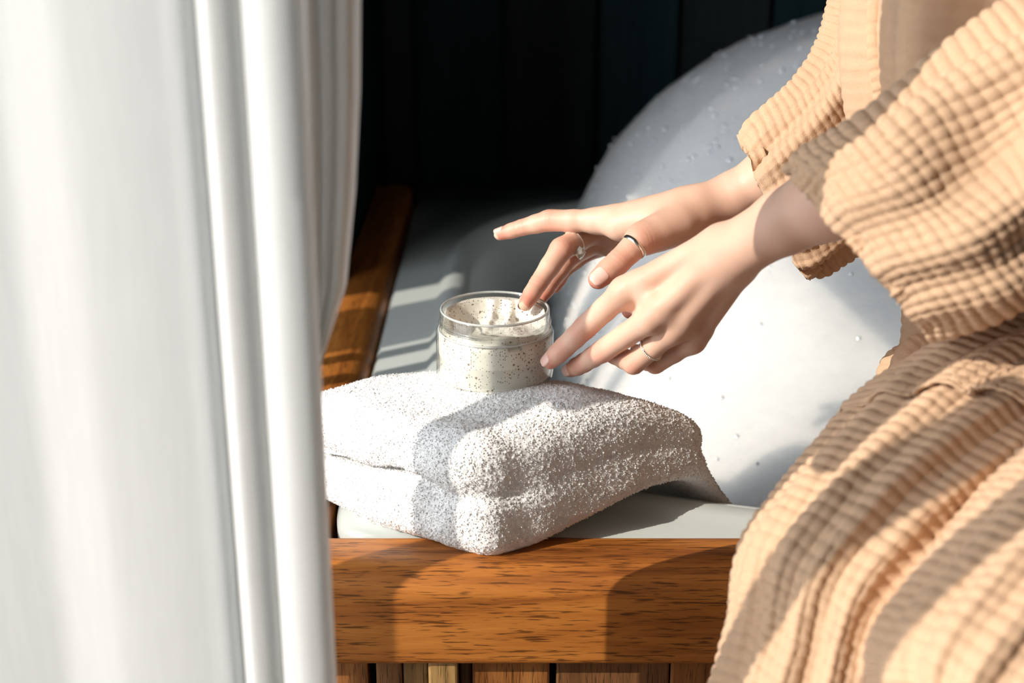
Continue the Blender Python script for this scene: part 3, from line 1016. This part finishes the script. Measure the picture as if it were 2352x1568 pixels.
hf = add_hand(far, far_wrist, EL_F, SH_F, fore_f, 'far_', refF,
              [((1590, 500, .797), (1478, 545, .780), .0115, .0085, .007), ((1560, 490, .800), (1425, 520, .812), .0115, .0085, .009), ((1590, 520, .820), (1410, 560, .855), .0085, .0080, .008)])
D = np.minimum(hn, hf)
# torso, hips and legs (under the robe)
t = fld.new()
for a, b, ra, rb in [((.36, .71, .70), (.345, .71, .86), .085, .082), ((.345, .71, .86), (.34, .71, 1.00), .085, .080), ((.33, .63, 1.03), (.33, .79, 1.03), .05, .05),
                     ((.34, .71, 1.03), (.33, .71, 1.17), .04, .036),
                     ((.36, .67, .665), (.175, .588, .655), .045, .034), ((.175, .588, .655), (.16, .57, .36), .032, .024), ((.16, .57, .36), (.15, .56, .19), .024, .018), ((.15, .56, .19), (.10, .545, .175), .016, .010),
                     ((.36, .62, .675), (.225, .455, .655), .056, .042), ((.225, .455, .655), (.24, .44, .36), .040, .024), ((.24, .44, .36), (.24, .44, .19), .024, .018), ((.24, .44, .19), (.19, .42, .175), .016, .010),
                     (tuple(SH_N), (.34, .71, 1.0), .035, .05), (tuple(SH_F), (.34, .71, 1.0), .035, .05)]:
    fld.cone(t, a, b, ra, rb, 0.02, pad=0.05)
D = smin(D, t, 0.015)
BV_, BF_ = surface_nets(D, gx, gy, gz)
BV_ = laplace(BV_, BF_, 2, 0.5)
bn = mesh_normals(BV_, BF_)
flush = np.zeros(len(BV_))
disp = np.zeros(len(BV_))
for pnt, ax, r, key in FEAT:
    dv = BV_ - pnt
    dist = np.linalg.norm(dv, axis=1)
    near_m = dist < r * 2.4
    along = dv[near_m] @ ax
    wgt = np.exp(-(dist[near_m] / (r * 1.6)) ** 4)
    if key[-1] in '01':
        flush[near_m] = np.maximum(flush[near_m], 0.75 * np.exp(-(dist[near_m] / (r * 1.45)) ** 2 * 0.8) * wgt)
        w = 0.0009
        disp[near_m] -= 0.00042 * wgt * (np.exp(-(along / w) ** 2) + 0.7 * np.exp(-((along - 0.0022) / w) ** 2) + 0.7 * np.exp(-((along + 0.0022) / w) ** 2))
    else:
        flush[near_m] = np.maximum(flush[near_m], 0.8 * sstep(along, -r, r * 1.5))
BV_ = BV_ + bn * disp[:, None]
body = mk('body', BV_, BF_, M['skin'], person)
at = body.data.attributes.new('flush', 'FLOAT', 'POINT')
at.data.foreach_set('value', flush.astype(np.float32))

# fingernails
for hand, f, a, b, ra, rb, ref in NAILS:
    ax = unit(b - a)
    nrm = unit(ref - (ref @ ax) * ax)
    sd = np.cross(ax, nrm)
    ln = rb * 1.75; hw = 0.95
    nu, nv = 16, 14
    Vn = []
    for i in range(nu):
        s = i / (nu - 1)
        pos = b + ax * (rb * 0.80 - ln * (1 - s))
        # distance of the tip along the axis: keep the nail on the rounded end
        over = max(0.0, (pos - b) @ ax)
        rloc = (rb + (ra - rb) * np.clip(((b - pos) @ ax) / np.linalg.norm(b - a), 0, 1)) * 1.0
        rloc = math.sqrt(max(rloc ** 2 - (over * 0.62) ** 2, (0.45 * rloc) ** 2))
        wd = hw * (1 - abs(2 * s - 1) ** 4.0 * 0.55)
        for j in range(nv):
            t_ = (2 * j / (nv - 1) - 1) * wd
            lift = 0.00035 if 0 < j < nv - 1 and 0 < i < nu - 1 else -0.0004
            Vn.append(pos + (rloc + lift) * (math.cos(t_) * nrm + math.sin(t_) * sd))
    o = mk('fingernail', np.array(Vn), grid_faces(nu, nv), M['nail'], body)

# ------------------------------------------------------------------ robe
def gauze(U, Vv, P, cell=0.0052, amp=0.00075, seed=0):
    n1 = vnoise(P, 0.018, 40 + seed); n2 = vnoise(P, 0.022, 41 + seed)
    u = U / cell + 0.30 * n1; v = Vv / (cell * 1.05) + 0.30 * n2
    a = np.abs(np.sin(math.pi * u)) ** 0.45; b = np.abs(np.sin(math.pi * v)) ** 0.45
    cellr = vnoise(np.stack([np.floor(u), np.floor(v), 0 * u], 1) * 1.0, 0.73, 42 + seed)
    m1 = 0.55 + 0.45 * sstep(vnoise(P, 0.035, 43 + seed), -0.6, 0.6)
    return amp * (1.15 * a * m1 + 1.0 * b * (1.35 - m1) + 0.25 * cellr) - amp

def loft(name, ctrl, nr, nc, closed=True, parent=None, cell=0.0052, amp=0.0014, folds=None, seed=0, solid=0, sub=None, mat=None, offset=0.0):
    """ctrl: (rows, cols, 3) control net. Rows run along the cloth, cols around."""
    ctrl = np.asarray(ctrl, float)
    G0 = catmull(ctrl, 240)
    Lc = np.concatenate([[0], np.cumsum(np.linalg.norm(np.diff(G0, axis=0), axis=2).mean(1))])
    par = np.interp(np.linspace(0, Lc[-1], nr), Lc, np.linspace(0, 1, 240))
    G = catmull(ctrl, nr, par=par)                         # along, even spacing
    G = np.swapaxes(catmull(np.swapaxes(G, 0, 1), nc, closed), 0, 1)
    T_ = np.linspace(0, 1, nr)[:, None] * np.ones((1, nc)); A_ = np.ones((nr, 1)) * np.linspace(0, 1, nc, endpoint=not closed)[None]
    F = grid_faces(nr, nc, closed)
    P = G.reshape(-1, 3)
    n = mesh_normals(P, F)
    out = (G - G.mean(1, keepdims=True)).reshape(-1, 3) if closed else (CP - P)
    if (n * out).sum() < 0:                                # normals point outwards
        F = F[:, ::-1]; n = -n
    if folds is not None:
        P = P + n * folds(T_.ravel(), A_.ravel(), P)[:, None]
        G = P.reshape(nr, nc, 3)
        n = mesh_normals(P, F)
    if offset: P = P + n * offset
    if sub is not None:
        P, F, nr, nc, n = sub(P.reshape(nr, nc, 3), n.reshape(nr, nc, 3), par)
        G = P.reshape(nr, nc, 3); closed = False
    du = np.linalg.norm(np.diff(G, axis=0), axis=2).mean(1); U = np.concatenate([[0], np.cumsum(du)])
    dv = np.linalg.norm(np.diff(G, axis=1), axis=2).mean(0); Vv = np.concatenate([[0], np.cumsum(dv)])
    Ug = U[:, None] * np.ones((1, nc)); Vg = np.ones((nr, 1)) * Vv[None]
    P = P + n * gauze(Ug.ravel(), Vg.ravel(), P, cell, amp, seed)[:, None]
    o = mk(name, P, F, mat or M['muslin'], parent, uv=np.stack([Ug.ravel(), Vg.ravel()], 1))
    if solid:
        s = o.modifiers.new('cloth', 'SOLIDIFY'); s.thickness = solid * S; s.offset = -1
    return o

def ring_TB(T, B, d, th, axis, n=16, power=0.8, dT=0.0, dB=0.0, face=0.0):
    """flattened tube section: edge points seen at pixels T and B, half thickness th across"""
    t = W(T[0], T[1], d + dT); b = W(B[0], B[1], d + dB)
    c = (t + b) / 2; h = (t - b) / 2
    nv = unit(np.cross(axis, h))
    if face:
        hu = unit(h); fc = -FWD - (-FWD @ hu) * hu
        nv = unit(nv * (1 - face) * np.sign(nv @ fc) + unit(fc) * face)
    a = np.linspace(0, 2 * math.pi, n, endpoint=False)
    co, si = np.cos(a), np.sin(a)
    si = np.sign(si) * np.abs(si) ** power
    return c + co[:, None] * h + si[:, None] * th * nv

# torso of the robe is the part 'robe'; sleeves, skirt, flap, collar hang from it
def torso_ring(cx, cy, rx, ry, z, n=16):
    a = np.linspace(0, 2 * math.pi, n, endpoint=False)
    return np.stack([cx + rx * np.cos(a), cy + ry * np.sin(a), np.full(n, z)], 1)
tr = [torso_ring(.375, .705, .150, .135, .612), torso_ring(.375, .705, .150, .130, .68), torso_ring(.360, .70, .145, .118, .76), torso_ring(.335, .70, .156, .122, .84),
      torso_ring(.335, .70, .160, .130, .92), torso_ring(.335, .71, .130, .135, 1.0), torso_ring(.335, .71, .095, .125, 1.07), torso_ring(.335, .71, .058, .066, 1.10)]
def torso_folds(T, A, P):
    return 0.009 * np.sin(A * 2 * math.pi * 9 + 3 * T) + 0.005 * np.sin(A * 2 * math.pi * 17 + 5 * T + 1)
robe = loft('robe', tr, 270, 400, cell=0.0072, amp=0.0013, parent=person, folds=torso_folds, seed=1)
robe['label'] = 'beige crinkled muslin robe'
WORLD_OF[robe] = WORLD_OF[person]

def turned(rings):
    """turn the hem in: two extra rows inside the opening"""
    c = rings[0].mean(0); ax = unit(rings[1].mean(0) - c)
    e0 = c + (rings[0] - c) * 0.95 + ax * 0.010
    e1 = c + (rings[0] - c) * 0.985
    e2 = c + (rings[0] - c) * 1.0 + ax * 0.003
    return [e0, e1, e2] + list(rings[1:])
axN = unit(W(2352, 200, .60) - W(1900, 500, .655))
sn = [ring_TB((1806, 392), (2140, 778), .640, .042, axN, face=.55, dB=-.02),
      ring_TB((1850, 350), (2190, 765), .632, .046, axN, face=.55, dB=-.02),
      ring_TB((1960, 285), (2330, 715), .618, .048, axN, face=.55, dB=-.015),
      ring_TB((2130, 165), (2440, 640), .612, .045, axN, face=.55, dB=-.01),
      ring_TB((2352, 12), (2600, 520), .595, .050, axN, face=.55),
      ring_TB((2560, -150), (2800, 380), .590, .055, axN, face=.55),
      ring_TB((2760, -420), (3050, 120), .600, .060, axN, face=.55),
      ring_TB((2900, -760), (3300, -100), .62, .06, axN, face=.55)]
def near_folds(T, A, P):
    return (0.0050 * np.sin(A * 2 * math.pi * 7 + 6 * T) + 0.0035 * np.sin(A * 2 * math.pi * 4 + T * 15 + 2)) * sstep(T, 0.0, 0.3) + 0.0015 * np.sin(A * 2 * math.pi * 11)
loft('sleeve', turned(sn), 440, 360, parent=robe, folds=near_folds, seed=2, cell=0.0056, amp=0.0021)

axF = unit(W(2060, 200, .77) - W(1760, 410, .795))
sf = [ring_TB((1706, 322), (1852, 640), .795, .026, axF),
      ring_TB((1740, 282), (1900, 625), .793, .030, axF),
      ring_TB((1832, 200), (1985, 560), .790, .034, axF),
      ring_TB((1888, 112), (2080, 470), .788, .036, axF),
      ring_TB((1912, 10), (2150, 330), .790, .040, axF),
      ring_TB((1930, -140), (2220, 150), .80, .042, axF),
      ring_TB((1990, -420), (2330, -200), .82, .045, axF)]
def far_folds(T, A, P):
    return 0.0035 * np.sin(A * 2 * math.pi * 6 + 5 * T) + 0.002 * np.sin(A * 2 * math.pi * 13)
loft('sleeve', turned(sf), 270, 250, parent=robe, folds=far_folds, seed=3)

leg1_TB = [((2420, 640), (2700, 950), .70), ((2330, 700), (2600, 1040), .69), ((2200, 768), (2500, 1130), .675), ((2050, 862), (2400, 1215), .660), ((1940, 962), (2290, 1290), .645), ((1850, 1062), (2200, 1350), .635),
           ((1785, 1145), (2130, 1410), .628), ((1722, 1235), (2075, 1480), .624), ((1696, 1335), (2035, 1560), .622), ((1688, 1420), (2010, 1660), .620), ((1645, 1568), (1985, 1790), .618), ((1590, 1780), (1960, 1980), .616), ((1550, 2100), (1950, 2260), .612)]
def leg_rings(TB, th):
    out = []
    cs = [(W(*t, d) + W(*b, d)) / 2 for t, b, d in TB]
    for k, (t, b, d) in enumerate(TB):
        ax = unit(cs[min(k + 1, len(cs) - 1)] - cs[max(k - 1, 0)])
        out.append(ring_TB(t, b, d, th[k] if not np.isscalar(th) else th, -ax))
    return out
l1 = leg_rings(leg1_TB, [.065, .063, .06, .056, .052, .05, .05, .05, .05, .05, .052, .055, .058])
def leg_folds(T, A, P):
    return 0.0040 * np.sin(A * 2 * math.pi * 8 + 2 * T) * sstep(T, 0.45, 0.9) + 0.002 * np.sin(A * 2 * math.pi * 15 + 8 * T)
loft('skirt', l1, 430, 330, parent=robe, folds=leg_folds, seed=4, cell=0.0054, amp=0.0019)

# overlapping front panel lying over the upper half of the thigh, its corner and hem showing on top
def panel_sub(G, n, par):
    nr, nc, _ = G.shape
    rows = par * (len(leg1_TB) - 1)                     # control-ring number of every row
    # which way round faces the camera
    q = nc // 4
    s_ = 1 if ((G[:, q] - CP) @ FWD).mean() < ((G[:, -q] - CP) @ FWD).mean() else -1
    f = np.linspace(-0.35, 0.50, 190)                   # 0 = upper outline, 0.5 = middle of the side facing the camera
    ang = np.sign(f) * np.arccos(np.clip(1 - 2 * np.abs(f), -1, 1)) / (2 * math.pi) * s_
    ci = np.round(ang * nc).astype(int) % nc
    end = np.interp(f, [-0.35, 0.0, 0.15, 0.30, 0.45, 0.5], [3.7, 3.75, 3.45, 3.2, 3.0, 2.85])
    end = end + 0.04 * np.sin(f * 30)
    m = 260
    tt = np.linspace(0, 1, m)[:, None]
    want = tt * end[None]                               # ring number wanted
    ridx = np.interp(want.ravel(), rows, np.arange(nr)).reshape(want.shape)
    i0 = np.clip(np.floor(ridx).astype(int), 0, nr - 2); fr = (ridx - i0)[..., None]
    cc = ci[None].repeat(m, 0)
    P = G[i0, cc] * (1 - fr) + G[i0 + 1, cc] * fr
    nn = n[i0, cc]
    lift = 0.0022 + (0.0006 + 0.0040 * sstep(f, 0.05, 0.3)[None]) * tt ** 5 + 0.011 * sstep(f, 0.30, 0.5)[None] * (0.4 + 0.6 * np.abs(np.sin(tt * 9)))
    P = P + nn * lift[..., None]
    F = grid_faces(m, len(f))
    P = P.reshape(-1, 3)
    n2 = mesh_normals(P, F)
    if ((n2 * nn.reshape(-1, 3)).sum()) < 0: F = F[:, ::-1]; n2 = -n2
    return P, F, m, len(f), n2
loft('robe_panel', l1, 300, 400, parent=robe, seed=5, sub=panel_sub, cell=0.0054, amp=0.0019, folds=leg_folds, solid=0.0015)

leg2_TB = [((2560, 860), (2900, 1250), .60), ((2440, 965), (2780, 1350), .585), ((2340, 1072), (2700, 1440), .570), ((2245, 1180), (2620, 1520), .558), ((2150, 1292), (2540, 1600), .548), ((2065, 1400), (2460, 1680), .542), ((2022, 1480), (2420, 1760), .540), ((2018, 1550), (2410, 1850), .538), ((2045, 1650), (2420, 1960), .536), ((2060, 1850), (2450, 2120), .534), ((2050, 2150), (2470, 2380), .534)]
l2 = leg_rings(leg2_TB, [.06, .058, .055, .052, .05, .05, .05, .05, .05, .052, .055])
loft('skirt', l2, 280, 260, parent=robe, folds=leg_folds, seed=6, cell=0.0054, amp=0.0019)

# back of the robe resting behind the thigh, and the sash end at the waist
bk = leg_rings([((2420, 700), (2560, 960), .78), ((2300, 705), (2460, 960), .765), ((2180, 735), (2360, 985), .755), ((2100, 778), (2260, 1000), .748), ((2058, 815), (2190, 1010), .745), ((2040, 880), (2140, 1030), .743), ((2045, 960), (2110, 1060), .742)], .03)
loft('robe_back', bk, 110, 150, parent=robe, folds=lambda T, A, P: 0.003 * np.sin(A * 2 * math.pi * 10), seed=7)

# collar bands crossing at the chest
def band(pts, wid, seed):
    P = np.array([W(*p) for p in pts]); P = catmull(P, 12)
    T_ = np.gradient(P, axis=0)
    rows = []
    for p, t_ in zip(P, T_):
        s = unit(np.cross(unit(t_), toCam))
        f = np.linspace(-1, 1, 5)
        rows.append([p + s * wid * x - FWD * 0.004 * (1 - x * x) for x in f])
    return loft('collar', np.array(rows), 160, 60, closed=False, parent=robe, seed=seed, solid=0.003)
band([(2085, -220, .70), (2065, -60, .695), (2050, 60, .692), (2060, 180, .69), (2085, 330, .69)], .013, 8)
band([(2150, -260, .665), (2190, -80, .655), (2250, 10, .645), (2330, 90, .635), (2420, 170, .63)], .012, 9)

# ------------------------------------------------------------------ rings
def finger_frame(spec, f, seg, t):
    J = [W(*j) for j in spec[f][0]]; r = [x * mm for x in spec[f][1]]
    p = J[seg] * (1 - t) + J[seg + 1] * t
    return p, unit(J[seg + 1] - J[seg]), r[seg] * (1 - t) + r[seg + 1] * t

def torus(p, ax, Rm, rx, rz, n=64, m=14):
    ref = np.array([0.3, 0.2, 1.0]); A = unit(np.cross(ax, ref)); B = np.cross(ax, A)
    V = []
    for k in range(n):
        a = 2 * math.pi * k / n
        e = math.cos(a) * A + math.sin(a) * B
        for j in range(m):
            b = 2 * math.pi * j / m
            V.append(p + e * (Rm + rx * math.cos(b)) + ax * rz * math.sin(b))
    F = []
    for k in range(n):
        for j in range(m):
            F.append((k * m + j, ((k + 1) % n) * m + j, ((k + 1) % n) * m + (j + 1) % m, k * m + (j + 1) % m))
    return np.array(V), F, A, B

p, ax, r = finger_frame(far, 'thumb', 1, 0.28)
V, F, _, _ = torus(p, ax, r * 1.035, 0.0006, 0.0013)
o = mk('thumb_ring', V, F, M['metal']); fix_normals(o)
tag(o, 'smooth silver band ring on the thumb with the visible nail', 'ring')

p, ax, r = finger_frame(near, 'ring', 0, 0.56)
rg = empty('beaded_ring', p)
tag(rg, 'thin beaded silver ring on the bent finger of the hand nearest the camera', 'ring')
V, F, A, B = torus(p, ax, r * 1.00, 0.00045, 0.0007)
o = mk('band', V, F, M['metal'], rg); fix_normals(o)
for k in range(46):
    a = 2 * math.pi * k / 46
    c = p + (math.cos(a) * A + math.sin(a) * B) * (r * 1.00 + 0.0005)
    mk('bead', IV * 0.00052 + c, IF, M['metal'], rg)

p, ax, r = finger_frame(far, 'middle', 0, 0.66)
rg = empty('gem_ring', p)
tag(rg, 'silver ring with a clear pointed stone between the curled fingers of the far hand', 'ring')
V, F, A, B = torus(p, ax, r * 0.985, 0.0005, 0.0008)
o = mk('band', V, F, M['metal'], rg); fix_normals(o)
gc = W(1333, 580, .824)
gd = unit(np.array([.75, -.25, .1]))
ga = unit(np.cross(gd, [0, 0, 1.0])); gb = np.cross(gd, ga)
Vg = [gc + gd * 0.0034]
for rr_, hh_ in ((0.0026, 0.0016), (0.0042, -0.0004)):
    for k in range(8):
        a = 2 * math.pi * k / 8
        Vg.append(gc + gd * hh_ + (math.cos(a) * ga + math.sin(a) * gb) * rr_)
Vg.append(gc - gd * 0.0046)
Fg = [(0, 1 + k, 1 + (k + 1) % 8) for k in range(8)] + [(1 + k, 9 + k, 9 + (k + 1) % 8, 1 + (k + 1) % 8) for k in range(8)] + [(9 + k, 17, 9 + (k + 1) % 8) for k in range(8)]
o = mk('stone', np.array(Vg), Fg, M['gem'], rg, smooth=False); fix_normals(o)

# ------------------------------------------------------------------ curtains
def curtain(name, plan, z0, z1, edge=None, nz=44, nn=240, folds_seed=0, label=''):
    P = catmull(np.array(plan), nn)
    zs = np.linspace(z0, z1, nz)
    V = np.zeros((nz, nn, 3))
    s = np.linspace(0, 1, nn)
    for k, z in enumerate(zs):
        q = (z - z0) / (z1 - z0)
        V[k, :, 0] = P[:, 0]; V[k, :, 1] = P[:, 1]; V[k, :, 2] = z
        if edge is not None:
            dx = edge(z, s)
            V[k, :, 0] += dx
    F = grid_faces(nz, nn)
    o = mk(name, V.reshape(-1, 3), F, M['curtain'])
    o.modifiers.new('cloth', 'SOLIDIFY').thickness = 0.0008
    tag(o, label, 'curtain', 'curtains beside the tub')
    return o

def cp(u, d):           # plan position of a curtain point seen at mid height
    p = W(u, 784, d)
    return (p[0], p[1])
front = [cp(-95, .5015), cp(-60, .5015), cp(0, .5025), cp(60, .5030), cp(130, .5015), cp(200, .5000), cp(280, .5000), cp(350, .5005), cp(420, .5015), cp(480, .5028), cp(505, .5085), cp(510, .505), cp(525, .5005), cp(560, .501),
         cp(590, .5035), cp(605, .506), cp(613, .502), cp(650, .4995), cp(690, .500), cp(722, .5025), cp(737, .508), cp(738, .520)]
def front_edge(z, s):
    # the left edge, out of view, flares below
    return -0.099 * sstep(0.96 - z, 0.0, 0.10) * (1 - sstep(s, 0.0, 0.12))
front = [(x, y + 0.010 * (-0.17 - x) / 0.10 + 0.006) for x, y in front]
curtain('curtain', front, 0.13, 1.75, edge=front_edge, label='white curtain hanging in soft folds nearest the camera at the left')
back = [cp(600, .545), cp(640, .545), cp(690, .548), cp(712, .556), cp(728, .552), cp(738, .545), cp(755, .548), cp(775, .556), cp(790, .552), cp(808, .555), cp(826, .551), cp(842, .555), cp(858, .560)]
def back_edge(z, s):
    # gathered towards the left lower down
    w = np.interp(z, [0.60, 0.70, 0.775, 0.81, 0.86, 0.91], [0.075, 0.050, 0.021, 0.009, 0.003, 0.0])
    return -w * s ** 1.3
curtain('curtain', back, 0.13, 1.75, edge=back_edge, label='narrow white curtain edge hanging behind the front curtain, drawn to the left')
